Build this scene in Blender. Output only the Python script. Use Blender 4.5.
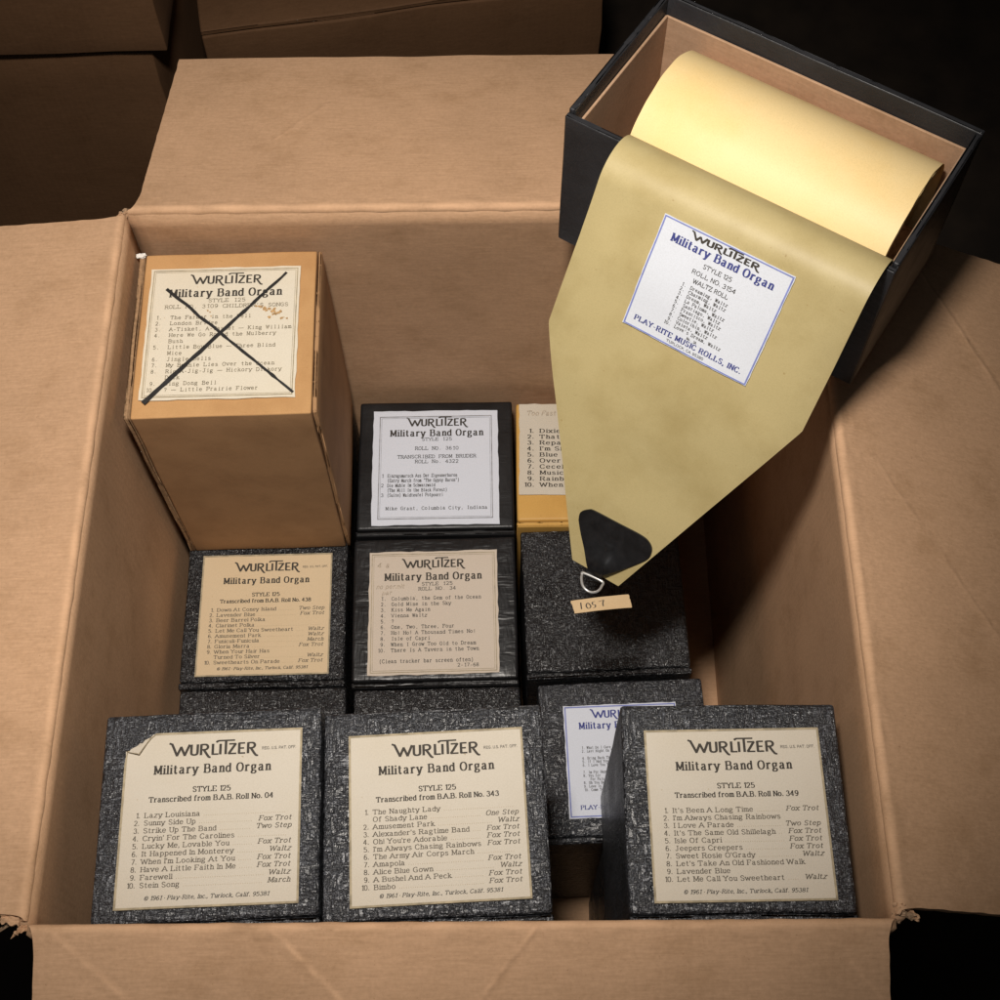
import bpy, bmesh, math, random
from mathutils import Vector, Matrix, noise

for o in list(bpy.data.objects):
    bpy.data.objects.remove(o)
SC = bpy.context.scene
COL = SC.collection
S = 0.11                                   # one layout unit is one roll-box width, 11 cm

# ------------------------------------------------------------------ camera
cam_d = bpy.data.cameras.new('camera')
cam = bpy.data.objects.new('camera', cam_d)
COL.objects.link(cam)
cr = Vector((0.99994743, -0.00587957, -0.00840064))
cu = Vector((0.00898053, 0.89757872, 0.44076274))
cf = Vector((-0.00494874, 0.44081501, -0.89758433))
cp = Vector((1.91092354, -0.94470742, 9.74773583)) * S
cam.matrix_world = Matrix(((cr.x, cu.x, -cf.x, cp.x), (cr.y, cu.y, -cf.y, cp.y), (cr.z, cu.z, -cf.z, cp.z), (0, 0, 0, 1)))
cam_d.sensor_width = 36
cam_d.lens = 36 * 1.39768
cam_d.clip_start = 0.01
cam_d.clip_end = 60
SC.camera = cam

# ------------------------------------------------------------------ light
world = bpy.data.worlds.new('World')
SC.world = world
world.use_nodes = True
world.node_tree.nodes['Background'].inputs['Color'].default_value = (1.0, 0.90, 0.78, 1)
world.node_tree.nodes['Background'].inputs['Strength'].default_value = 0.008


def lamp(kind, name, loc, target, energy, color, **kw):
    d = bpy.data.lights.new(name, kind)
    d.energy = energy
    d.color = color
    for k, v in kw.items():
        setattr(d, k, v)
    o = bpy.data.objects.new(name, d)
    COL.objects.link(o)
    o.location = Vector(loc) * S
    o.rotation_euler = (Vector(target) - Vector(loc)).to_track_quat('-Z', 'Y').to_euler()
    return o


lamp('SPOT', 'overhead_lamp', (1.40, 1.05, 10.6), (1.12, 3.15, 3.0), 35.0, (1.0, 0.93, 0.85),
     spot_size=math.radians(76), spot_blend=1.0, shadow_soft_size=0.045)
lamp('AREA', 'fill_light', (-0.5, -4.5, 13.0), (1.8, 2.0, 2.5), 0.7, (0.93, 0.96, 1.0), shape='DISK', size=0.5)  # added soft fill, stands for no particular fixture

SC.view_settings.view_transform = 'Standard'
SC.view_settings.look = 'None'
SC.view_settings.exposure = 0
SC.view_settings.gamma = 1
SC.view_settings.use_curve_mapping = False


# ------------------------------------------------------------------ materials
class NT:
    def __init__(self, name):
        self.m = bpy.data.materials.new(name)
        self.m.use_nodes = True
        self.t = self.m.node_tree
        self.b = self.t.nodes['Principled BSDF']
        self.tc = self.t.nodes.new('ShaderNodeTexCoord')

    def n(self, kind, **kw):
        nd = self.t.nodes.new('ShaderNode' + kind)
        for k, v in kw.items():
            if k in nd.inputs.keys():
                nd.inputs[k].default_value = v
            else:
                setattr(nd, k, v)
        return nd

    def l(self, a, b):
        self.t.links.new(a, b)

    def coords(self, scale, rot=(0, 0, 0)):
        mp = self.n('Mapping')
        mp.inputs['Scale'].default_value = scale
        mp.inputs['Rotation'].default_value = rot
        self.l(self.tc.outputs['Object'], mp.inputs['Vector'])
        return mp.outputs['Vector']

    def noise(self, scale3, detail=3.0, rough=0.55, rot=(0, 0, 0)):
        nd = self.n('TexNoise', Scale=1.0, Detail=detail, Roughness=rough)
        self.l(self.coords(scale3, rot), nd.inputs['Vector'])
        return nd.outputs['Fac']

    def ramp(self, fac, stops):
        r = self.n('ValToRGB')
        e = r.color_ramp.elements
        while len(e) < len(stops):
            e.new(0.5)
        for i, (p, c) in enumerate(stops):
            e[i].position = p
            e[i].color = (*c, 1) if len(c) == 3 else c
        self.l(fac, r.inputs['Fac'])
        return r.outputs['Color']

    def mix(self, a, b, fac, mode='MIX'):
        m = self.n('Mix', data_type='RGBA', blend_type=mode)
        for s, v in ((m.inputs[6], a), (m.inputs[7], b), (m.inputs[0], fac)):
            if hasattr(v, 'is_linked'):
                self.l(v, s)
            elif isinstance(v, tuple):
                s.default_value = (*v, 1)
            else:
                s.default_value = v
        return m.outputs[2]

    def math(self, op, a, b=0.0):
        m = self.n('Math', operation=op)
        for s, v in ((m.inputs[0], a), (m.inputs[1], b)):
            if hasattr(v, 'is_linked'):
                self.l(v, s)
            else:
                s.default_value = v
        return m.outputs[0]

    def bump(self, h, strength, dist):
        b = self.n('Bump', Strength=strength, Distance=dist)
        self.l(h, b.inputs['Height'])
        self.l(b.outputs['Normal'], self.b.inputs['Normal'])

    def base(self, c):
        if hasattr(c, 'is_linked'):
            self.l(c, self.b.inputs['Base Color'])
        else:
            self.b.inputs['Base Color'].default_value = (*c, 1)

    def rough(self, r, spec=0.5):
        if hasattr(r, 'is_linked'):
            self.l(r, self.b.inputs['Roughness'])
        else:
            self.b.inputs['Roughness'].default_value = r
        self.b.inputs['Specular IOR Level'].default_value = spec


def mat_cardboard(name, col, flute_axis='x', dark=1.0):
    m = NT(name)
    c = tuple(v * dark for v in col)
    fib = m.noise((90, 900, 500), 4, 0.65)
    fib2 = m.noise((500, 500, 500), 4, 0.6)
    big = m.noise((9, 9, 9), 3, 0.5)
    spk = m.noise((900, 900, 900), 2, 0.5)
    b1 = m.ramp(big, [(0.3, tuple(v * 0.90 for v in c)), (0.7, tuple(v * 1.06 for v in c))])
    f = m.ramp(fib, [(0.32, (0.90, 0.89, 0.87)), (0.68, (1.05, 1.05, 1.05))])
    b2 = m.mix(b1, f, 1.0, 'MULTIPLY')
    f2 = m.ramp(fib2, [(0.3, (0.92, 0.92, 0.91)), (0.65, (1.04, 1.04, 1.04))])
    b3 = m.mix(b2, f2, 1.0, 'MULTIPLY')
    sp = m.ramp(spk, [(0.70, (1, 1, 1)), (0.76, (0.72, 0.68, 0.62))])
    gr = m.noise((26, 34, 30), 5, 0.7)
    b3 = m.mix(b3, m.ramp(gr, [(0.30, (0.86, 0.84, 0.80)), (0.48, (1, 1, 1)), (0.72, (1.04, 1.04, 1.05))]), 1.0, 'MULTIPLY')
    scr = m.noise((60, 900, 300), 2, 0.5, (0, 0, 0.9))
    b3 = m.mix(b3, m.ramp(scr, [(0.735, (1, 1, 1)), (0.77, (1.18, 1.18, 1.18))]), 1.0, 'MULTIPLY')
    at = m.n('Attribute', attribute_name='wear_glint')
    m.base(m.mix(m.mix(b3, sp, 1.0, 'MULTIPLY'), tuple(min(1, v * 1.45) for v in c), at.outputs['Fac']))  # lightens folds and creases: scuffing plus ridge highlights put into the colour
    m.rough(0.80, 0.2)
    w = m.n('TexWave', Scale=1.0, Distortion=1.2, Detail=2.0)
    w.bands_direction = 'X'
    sc = (62, 0, 0) if flute_axis == 'x' else (0, 62, 0)
    mp = m.n('Mapping')
    mp.inputs['Scale'].default_value = sc
    if flute_axis != 'x':
        mp.inputs['Rotation'].default_value = (0, 0, -math.pi / 2)
    m.l(m.tc.outputs['Object'], mp.inputs['Vector'])
    m.l(mp.outputs['Vector'], w.inputs['Vector'])
    h = m.math('ADD', m.math('MULTIPLY', w.outputs['Fac'], 0.22), m.math('ADD', m.math('MULTIPLY', fib, 0.20), m.math('MULTIPLY', big, 1.5)))
    m.bump(h, 0.45, 0.0006)
    return m.m


def mat_cloth(name, col, scale, strength, rough, spec=0.5, rub_glint_amt=0.0):
    """crinkled black bookcloth: broken short ridges in two directions"""
    m = NT(name)
    a = m.noise((120 * scale, 560 * scale, 400 * scale), 2, 0.6, (0, 0, 0.12))
    b = m.noise((540 * scale, 110 * scale, 400 * scale), 2, 0.6, (0, 0, -0.10))
    c = m.noise((1300 * scale, 1300 * scale, 1300 * scale), 1, 0.5)
    sel = m.ramp(m.noise((170 * scale, 170 * scale, 170 * scale), 2, 0.5), [(0.40, (0, 0, 0)), (0.60, (1, 1, 1))])
    ra = m.ramp(a, [(0.42, (0, 0, 0)), (0.60, (1, 1, 1))])
    rb = m.ramp(b, [(0.42, (0, 0, 0)), (0.60, (1, 1, 1))])
    h = m.mix(ra, rb, sel)
    h2 = m.math('ADD', h, m.math('MULTIPLY', c, 0.22))
    wear_glint = m.noise((30, 30, 30), 3, 0.6)
    k = m.ramp(wear_glint, [(0.35, tuple(v * 0.8 for v in col)), (0.75, tuple(v * 1.35 for v in col))])
    rub_glint = m.math('MULTIPLY', m.math('MULTIPLY', h, m.math('MULTIPLY', m.ramp(c, [(0.4, (0, 0, 0)), (0.65, (1, 1, 1))]), wear_glint)), rub_glint_amt)
    m.base(m.mix(k, (0.17, 0.18, 0.205), rub_glint))  # paler ridge crests: rubbing plus glints painted into the base colour
    m.rough(m.ramp(wear_glint, [(0.3, (rough - 0.06,) * 3), (0.8, (rough + 0.1,) * 3)]), spec)
    m.bump(h2, strength, 0.0014)
    return m.m


def mat_paper(name, col, blotch=0.10, tint=(0.80, 0.68, 0.45), rough=0.75, scale=1.0, fleck=True):
    m = NT(name)
    big = m.noise((22 * scale, 22 * scale, 22 * scale), 4, 0.6)
    fine = m.noise((1400, 1400, 1400), 2, 0.5)
    f = m.ramp(big, [(0.42, (0, 0, 0)), (0.85, (1, 1, 1))])
    c = m.mix(col, tuple(a * b for a, b in zip(col, tint)), m.math('MULTIPLY', f, blotch * 5))
    g = m.ramp(fine, [(0.3, (0.95, 0.95, 0.94)), (0.6, (1.02, 1.02, 1.02))])
    c = m.mix(c, g, 1.0, 'MULTIPLY')
    if fleck:
        fl = m.ramp(m.noise((420, 420, 420), 2, 0.5), [(0.735, (1, 1, 1)), (0.79, (0.78, 0.70, 0.58))])
        c = m.mix(c, fl, 1.0, 'MULTIPLY')
    m.base(c)
    m.rough(rough, 0.3)
    m.bump(m.math('ADD', big, m.math('MULTIPLY', fine, 0.05)), 0.25, 0.0012)
    return m.m


def mat_plain(name, col, rough=0.6, spec=0.4, metal=0.0, var=0.12, sc=60):
    m = NT(name)
    n_ = m.noise((sc, sc, sc), 3, 0.6)
    m.base(m.ramp(n_, [(0.3, tuple(v * (1 - var) for v in col)), (0.7, tuple(v * (1 + var) for v in col))]))
    m.rough(rough, spec)
    m.b.inputs['Metallic'].default_value = metal
    return m.m


CARD = (0.515, 0.318, 0.190)
M = {}
M['card_x'] = mat_cardboard('carton_board_across', CARD, 'x')
M['card_y'] = mat_cardboard('carton_board_along', CARD, 'y')
M['card_floor'] = mat_cardboard('carton_floor_board', CARD, 'y')
M['card_dim'] = mat_cardboard('dimmed_carton_board', (0.125, 0.064, 0.031), 'x')  # carton brown darkened, the gloom at the back put into the colour
M['torn'] = mat_plain('torn_board', (0.36, 0.24, 0.15), 0.9, 0.1, 0, 0.3, 300)
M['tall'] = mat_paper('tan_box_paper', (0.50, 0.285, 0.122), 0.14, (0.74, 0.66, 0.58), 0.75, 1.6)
M['tall_shaded'] = mat_paper('shaded_tan_box_paper', (0.39, 0.222, 0.108), 0.16, (0.70, 0.66, 0.62), 0.85, 1.8)  # darker copy of the tan paper, shade on upright faces put into colour
M['edge_brown'] = mat_plain('bare_board_edge', (0.30, 0.185, 0.10), 0.8, 0.2, 0, 0.3, 400)
M['amber'] = mat_paper('amber_box_paper', (0.58, 0.33, 0.085), 0.15, (0.8, 0.72, 0.6), 0.5, 1.2)
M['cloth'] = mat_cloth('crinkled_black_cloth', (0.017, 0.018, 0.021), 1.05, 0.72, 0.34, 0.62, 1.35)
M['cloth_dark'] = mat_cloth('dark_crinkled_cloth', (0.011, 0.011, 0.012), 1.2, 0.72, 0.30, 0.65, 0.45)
M['leather'] = mat_cloth('smooth_black_leatherette', (0.011, 0.011, 0.012), 0.38, 0.22, 0.36, 0.45)
M['satin'] = mat_cloth('satin_black_paper', (0.010, 0.010, 0.011), 0.6, 0.07, 0.40, 0.4)
M['open_black'] = mat_cloth('worn_black_paper', (0.026, 0.026, 0.029), 0.7, 0.10, 0.45, 0.4)
M['liner'] = mat_cardboard('brown_liner_board', (0.47, 0.30, 0.19), 'x')
M['cream'] = mat_paper('cream_label_paper', (0.57, 0.515, 0.43), 0.10, (0.9, 0.85, 0.75), 0.7)
M['tan_label'] = mat_paper('tan_label_paper', (0.62, 0.48, 0.31), 0.07, (0.88, 0.82, 0.72), 0.7)
M['beige'] = mat_paper('beige_label_paper', (0.56, 0.48, 0.40), 0.06, (0.9, 0.85, 0.75), 0.7)
M['ivory'] = mat_paper('ivory_label_paper', (0.66, 0.60, 0.49), 0.08, (0.9, 0.84, 0.7), 0.7)
M['white'] = mat_paper('white_label_paper', (0.64, 0.67, 0.73), 0.03, (0.93, 0.93, 0.93), 0.5, 1.0, False)
M['greywhite'] = mat_paper('cool_white_label_paper', (0.62, 0.65, 0.73), 0.03, (0.93, 0.93, 0.93), 0.6, 1.0, False)
M['roll'] = mat_paper('yellow_roll_paper', (0.86, 0.655, 0.33), 0.18, (0.97, 0.86, 0.62), 0.5, 0.7, False)
M['leader'] = mat_paper('olive_leader_paper', (0.46, 0.375, 0.185), 0.20, (0.78, 0.74, 0.64), 0.48, 1.3)
M['ink'] = mat_plain('black_ink', (0.050, 0.043, 0.036), 0.7, 0.2)
M['list_ink'] = mat_plain('song_list_ink', (0.115, 0.098, 0.078), 0.7, 0.2, 0, 0.35, 500)
M['type_ink'] = mat_plain('typewriter_ink', (0.07, 0.065, 0.06), 0.7, 0.2, 0, 0.5, 500)
M['faded_ink'] = mat_plain('faded_typewriter_ink', (0.20, 0.17, 0.12), 0.7, 0.2, 0, 0.5, 500)
M['blue_ink'] = mat_plain('blue_ink', (0.05, 0.06, 0.22), 0.7, 0.2)
M['frame_ink'] = mat_plain('faded_frame_ink', (0.36, 0.30, 0.20), 0.7, 0.2, 0, 0.3, 200)
M['frame_grey'] = mat_plain('grey_frame_ink', (0.30, 0.30, 0.32), 0.7, 0.2, 0, 0.3, 200)
M['frame_blue'] = mat_plain('blue_frame_ink', (0.20, 0.23, 0.50), 0.7, 0.2, 0, 0.2, 200)
M['dots'] = mat_plain('leader_dot_ink', (0.42, 0.34, 0.23), 0.7, 0.2)
M['pencil'] = mat_plain('pencil_marks', (0.40, 0.33, 0.25), 0.7, 0.2, 0, 0.4, 600)
M['marker'] = mat_plain('black_marker', (0.022, 0.021, 0.021), 0.5, 0.4, 0, 0.4, 300)
M['stain'] = mat_plain('brown_stain', (0.42, 0.26, 0.12), 0.7, 0.2, 0, 0.4, 500)
M['tape'] = mat_paper('tan_tape_paper', (0.50, 0.355, 0.20), 0.1, (0.85, 0.8, 0.7), 0.6, 3)
M['rubber'] = mat_plain('black_leather_tab', (0.012, 0.012, 0.013), 0.30, 0.5, 0, 0.3, 200)
M['steel'] = mat_plain('nickel_ring', (0.70, 0.69, 0.67), 0.35, 0.5, 0.6, 0.1)
M['white_tear'] = mat_plain('white_paper_tear', (0.8, 0.78, 0.74), 0.9, 0.1)
M['floor'] = mat_plain('dark_floor', (0.018, 0.012, 0.008), 0.7, 0.3, 0, 0.4, 20)


# ------------------------------------------------------------------ object helpers
def link(name, bm, mats, parent=None, smooth=False):
    me = bpy.data.meshes.new(name)
    for v in bm.verts:
        v.co *= S
    bm.normal_update()
    bm.to_mesh(me)
    bm.free()
    for m in (mats if isinstance(mats, (list, tuple)) else [mats]):
        me.materials.append(M[m])
    if smooth:
        for p in me.polygons:
            p.use_smooth = True
    o = bpy.data.objects.new(name, me)
    COL.objects.link(o)
    if parent is not None:
        o.parent = parent
    return o


def thing(name, label, cat, loc=(0, 0, 0), rotz=0.0, group=None):
    o = bpy.data.objects.new(name, None)
    COL.objects.link(o)
    o.empty_display_size = 0.02
    o.location = Vector(loc) * S
    o.rotation_euler = (0, 0, rotz)
    o['label'] = label
    o['category'] = cat
    if group:
        o['group'] = group
    return o


def box_bm(x0, x1, y0, y1, z0, z1, bev=0.012, seg=2, bm=None, sub=0, wob=0.0, seed=0):
    own = bm is None
    b = bmesh.new()
    bmesh.ops.create_cube(b, size=1.0)
    for v in b.verts:
        v.co = Vector((x0 + (v.co.x + .5) * (x1 - x0), y0 + (v.co.y + .5) * (y1 - y0), z0 + (v.co.z + .5) * (z1 - z0)))
    if sub:
        bmesh.ops.subdivide_edges(b, edges=b.edges[:], cuts=sub, use_grid_fill=True)
    if bev > 0:
        sharp = [e for e in b.edges if e.calc_face_angle(0) > 0.5]
        bmesh.ops.bevel(b, geom=sharp, offset=bev, segments=seg, affect='EDGES', profile=0.6)
    if wob:
        for v in b.verts:
            q = v.co * 2.3 + Vector((seed * 7.1, seed * 3.3, seed))
            v.co += Vector((noise.noise(q), noise.noise(q + Vector((31, 0, 0))), noise.noise(q + Vector((0, 47, 0))))) * wob
    if own:
        return b
    me = bpy.data.meshes.new('tmp')
    b.to_mesh(me)
    b.free()
    bm.from_mesh(me)
    bpy.data.meshes.remove(me)
    return bm


# ------------------------------------------------------------------ lettering: a small stroke alphabet drawn with a broad nib
# glyph = strokes split by '/', '~' marks a smooth stroke; cap height 7, x height 5
G = {
    'A': '0,0 3,7/3,7 6,0/1.2,2.4 4.8,2.4', 'B': '1,7 1,0/~1,7 3.4,7 4.7,6.3 4.7,4.5 3.4,3.8 1,3.8/~1,3.8 3.8,3.8 5.2,3 5.2,.9 3.8,0 1,0',
    'C': '~5.4,5.4 4.4,6.9 2.8,6.9 1,5.6 .5,3.5 1,1.4 2.8,.1 4.5,.2 5.5,1.7', 'D': '1,7 1,0/~1,7 3.6,6.9 5.3,5.6 5.8,3.5 5.3,1.4 3.6,.1 1,0',
    'E': '1,7 1,0/1,7 5,7/1,3.6 4.2,3.6/1,0 5.2,0/5,7 5,5.6/5.2,0 5.3,1.5', 'F': '1,7 1,0/1,7 5,7/1,3.6 4.2,3.6/5,7 5,5.6',
    'G': '~5.4,5.4 4.4,6.9 2.8,6.9 1,5.6 .5,3.5 1,1.4 2.8,.1 4.5,.2 5.4,1/5.4,3.1 5.4,.6/3.6,3.1 6,3.1',
    'H': '1,7 1,0/5.4,7 5.4,0/1,3.6 5.4,3.6', 'I': '1.2,7 1.2,0', 'J': '3.2,7 3.2,1.4/~3.2,1.4 2.6,.1 1.2,.1 .5,1.2/1.8,7 4.4,7', 'K': '1,7 1,0/1,2.6 5,7/2.4,4 5.6,0',
    'L': '1,7 1,0/1,0 5,0/5,0 5.1,1.6', 'M': '1,7 1,0/1,7 3.7,1/3.7,1 6.4,7/6.4,7 6.4,0', 'N': '1,7 1,0/1,7 5.4,0/5.4,0 5.4,7',
    'O': '~3.2,7 1.2,6 .5,3.5 1.2,1 3.2,0 5.2,1 5.9,3.5 5.2,6 3.2,7', 'P': '1,7 1,0/~1,7 3.6,7 5,6.4 5,4.2 3.6,3.5 1,3.5',
    'Q': '~3.2,7 1.2,6 .5,3.5 1.2,1 3.2,0 5.2,1 5.9,3.5 5.2,6 3.2,7/3.4,1.4 5.6,-1', 'R': '1,7 1,0/~1,7 3.6,7 5,6.4 5,4.4 3.6,3.7 1,3.7/3.2,3.7 5.6,0',
    'S': '~4.6,5.6 3.6,6.9 2,6.9 .9,5.6 1.4,4.2 4,3.1 4.9,1.7 3.9,.2 2,.1 .7,1.5', 'T': '3,7 3,0/.3,7 5.7,7/.3,7 .3,5.5/5.7,7 5.7,5.5',
    'U': '1,7 1,2/~1,2 1.6,.5 3.2,0 4.8,.5 5.4,2/5.4,2 5.4,7', 'V': '.2,7 3,0/3,0 5.8,7', 'W': '.2,7 2.2,0/2.2,0 4.2,6.6/4.2,6.6 6.2,0/6.2,0 8.2,7',
    'X': '.5,7 5.5,0/5.4,7 .5,0', 'Y': '.3,7 3,3.4/5.7,7 3,3.4/3,3.4 3,0', 'Z': '.7,7 5.2,7/5.2,7 .5,0/.5,0 5.3,0/.7,7 .7,5.6/5.3,0 5.4,1.5',
    'a': '~.8,4 1.6,4.9 3,4.8 3.5,3.6/3.5,3.7 3.5,.7/~3.5,.7 3.9,.05 4.6,.4/~3.4,2.9 1.6,2.6 .6,1.5 1.2,.2 2.5,.2 3.4,1.3', 'b': '1,7 1,.1/~1,3.6 2.5,5 4,4.2 4.5,2.5 4,.7 2.5,0 1,1.2',
    'c': '~4,3.9 2.8,5 1.2,4.3 .5,2.5 1.2,.6 2.7,0 4.1,1.1', 'd': '4,7 4,0/~4,3.6 2.6,5 1,4.2 .5,2.5 1,.7 2.5,0 4,1.2', 'e': '.7,2.7 4.3,2.7/~4.3,2.7 3.8,4.4 2.5,5 1.1,4.3 .5,2.5 1.2,.6 2.7,0 4.2,1.1',
    'f': '~3.6,6.4 2.8,7 1.8,6.4 1.6,5/1.6,5 1.6,0/.4,5 3.2,5', 'g': '~2.2,5 3.5,4.5 3.7,3.4 3.3,2.2 2.2,1.9 1,2.2 .7,3.4 1,4.5 2.2,5/~3.4,4.5 4.6,5/~1.2,2 .9,1 2.2,.5 3.8,.1 4.2,-1 3,-2 1.2,-2 .4,-1.1 1.4,.4',
    'h': '1,7 1,0/~1,3.5 2.4,5 3.6,4.5 3.9,3/3.9,3 3.9,0', 'i': '1.1,5 1.1,0/1.1,6.4 1.1,7.1', 'j': '1.6,5 1.6,-1/~1.6,-1 1,-2 0,-1.8/1.6,6.4 1.6,7.1', 'k': '1,7 1,0/1,1.9 3.9,5/2.1,3 4.4,0', 'l': '1.1,7 1.1,0',
    'm': '1,5 1,0/~1,3.5 2.2,5 3.3,4.5 3.5,3/3.5,3 3.5,0/~3.5,3.5 4.7,5 5.8,4.5 6,3/6,3 6,0', 'n': '1,5 1,0/~1,3.5 2.4,5 3.7,4.5 3.9,3/3.9,3 3.9,0', 'o': '~2.5,5 1.1,4.2 .5,2.5 1.1,.8 2.5,0 3.9,.8 4.5,2.5 3.9,4.2 2.5,5',
    'p': '1,5 1,-2/~1,3.6 2.5,5 4,4.2 4.5,2.5 4,.7 2.5,0 1,1.2', 'q': '4,5 4,-2/~4,3.6 2.6,5 1,4.2 .5,2.5 1,.7 2.5,0 4,1.2', 'r': '1,5 1,0/~1,3.2 2,4.8 3,5 3.5,4.2', 's': '~3.6,4 2.6,5 1.2,4.8 .8,3.8 1.4,2.9 3.2,2.2 3.8,1.2 3,.1 1.5,.1 .6,1.1',
    't': '1.6,6.6 1.6,1.1/~1.6,1.1 2.2,.05 3.4,.7/.4,5 3.2,5', 'u': '1,5 1,1.5/~1,1.5 1.5,.2 2.7,.2 3.9,1.5/3.9,5 3.9,0', 'v': '.4,5 2.4,0/2.4,0 4.4,5', 'w': '.2,5 1.8,0/1.8,0 3.3,4.6/3.3,4.6 4.8,0/4.8,0 6.4,5', 'x': '.5,5 4.2,0/4.1,5 .5,0',
    'y': '.4,5 2.5,0/4.6,5 2,-1.6/~2,-1.6 1.2,-2 .5,-1.5', 'z': '.6,5 4,5/4,5 .5,0/.5,0 4.2,0',
    '0': '~2.6,7 1,6 .5,3.5 1,1 2.6,0 4.2,1 4.7,3.5 4.2,6 2.6,7', '1': '2.4,7 2.4,0/1,5.8 2.4,7', '2': '~.8,5.2 1.4,6.8 3.2,6.9 4.4,5.4 3.6,3.2 .6,0/.6,0 4.7,0', '3': '~.8,5.8 2.4,7 4.2,6 3.6,4 2.2,3.7/~2.2,3.7 4,3.4 4.6,1.6 3.4,.1 1.4,.2 .5,1.5',
    '4': '3.6,7 3.6,0/3.6,7 .4,2/.4,2 5,2', '5': '1.2,7 4.4,7/1.2,7 .9,3.8/~.9,3.8 2.6,4.4 4.4,3.4 4.4,1.2 2.8,0 1.2,.2 .5,1.2', '6': '~4.2,6.2 3,7 1.4,6 .6,3.2 1,.8 2.6,0 4.2,.8 4.5,2.4 3.6,3.9 2,4 .7,2.8', '7': '.6,7 4.7,7/4.7,7 2,0',
    '8': '~2.6,7 1,6.2 1,4.4 2.6,3.7 4.4,2.8 4.5,1 2.6,0 .7,1 .8,2.8 2.6,3.7 4.2,4.5 4.2,6.2 2.6,7', '9': '~1,.8 2.2,0 3.8,1 4.6,3.8 4.2,6.2 2.6,7 1,6.2 .7,4.6 1.6,3.1 3.2,3 4.5,4.2',
    '.': '1,.1 1,.9', ',': '1.1,.9 .7,-1.1', "'": '.8,7 .6,5.2', '"': '.8,7 .7,5.2/2,7 1.9,5.2', '(': '~2,7.6 .9,5.4 .6,3 .9,.6 2,-1.6', ')': '~.5,7.6 1.6,5.4 1.9,3 1.6,.6 .5,-1.6', '-': '.5,2.7 2.8,2.7', '—': '.2,2.8 8,2.8',
    '!': '1,7 1,2/1,.1 1,.9', '?': '~.7,5.4 1.4,6.9 3,6.9 3.9,5.6 3.2,4.1 2.2,3.3 2.2,2/2.2,.1 2.2,.9', '·': '1,2.6 1,3.4', '&': '~5,0 1.6,5 2.6,7 3.6,5.4 1,2.6 .6,1 2,0 4,.8 5,3',
    '©': '~3.2,7 1.2,6 .5,3.5 1.2,1 3.2,0 5.2,1 5.9,3.5 5.2,6 3.2,7/~4.4,4.6 3.2,5.2 2.2,4.2 2,3.4 2.4,2.2 3.2,1.7 4.4,2.4',
}
LOGO = ('-.15,1.72 .12,1.6/.12,1.6 .72,0/.72,0 1.15,1.15/1.15,1.15 1.58,0/1.58,0 2.08,1.42/2.3,1.4 2.3,.4/~2.3,.4 2.36,.12 2.65,0 2.94,.12 3,.4/3,.4 3,1.4/'
        '3.4,0 3.4,1.4/~3.4,1.4 3.95,1.38 4.15,1.05 3.95,.72 3.4,.68/~3.7,.68 4.25,-.3 4.5,-.38/4.7,1.4 4.7,0/4.7,0 5.3,0/5.55,1.35 5.55,0/'
        '~5.05,1.66 5.3,1.84 5.6,1.86/5.6,1.86 7.1,1.86/6.15,1.86 6.15,0/6.55,1.35 7.25,1.35/7.25,1.35 6.5,0/6.5,0 7.3,0/7.65,0 7.65,1.4/7.65,1.4 8.25,1.4/7.65,.7 8.15,.7/7.65,0 8.3,0/'
        '8.65,0 8.65,1.4/~8.65,1.4 9.2,1.38 9.4,1.05 9.2,.72 8.65,.68/~8.95,.68 9.5,-.3 9.8,-.38')
SERIF_CAP = set('ABDEFHIKLMNPRTUVWXYhbdkl1')


def catmull(pts, n=4):
    out = []
    P = [pts[0]] + pts + [pts[-1]]
    if pts[0] == pts[-1]:
        P = [pts[-2]] + pts + [pts[1]]
    for i in range(1, len(P) - 2):
        a, b, c, d = P[i - 1:i + 3]
        for k in range(n):
            t = k / n
            out.append(tuple(0.5 * (2 * b[j] + (c[j] - a[j]) * t + (2 * a[j] - 5 * b[j] + 4 * c[j] - d[j]) * t * t + (3 * b[j] - a[j] - 3 * c[j] + d[j]) * t ** 3) for j in (0, 1)))
    out.append(pts[-1])
    return out


def parse(s):
    res = []
    for st in s.split('/'):
        sm = st.startswith('~')
        pts = [tuple(float(v) for v in q.split(',')) for q in st.lstrip('~').split()]
        res.append((catmull(pts, 3) if sm and len(pts) > 2 else pts, sm))
    return res


GP = {k: parse(v) for k, v in G.items()}
GW = {k: max(p[0] for st, _ in v for p in st) for k, v in GP.items()}
LP = parse(LOGO)


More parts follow.
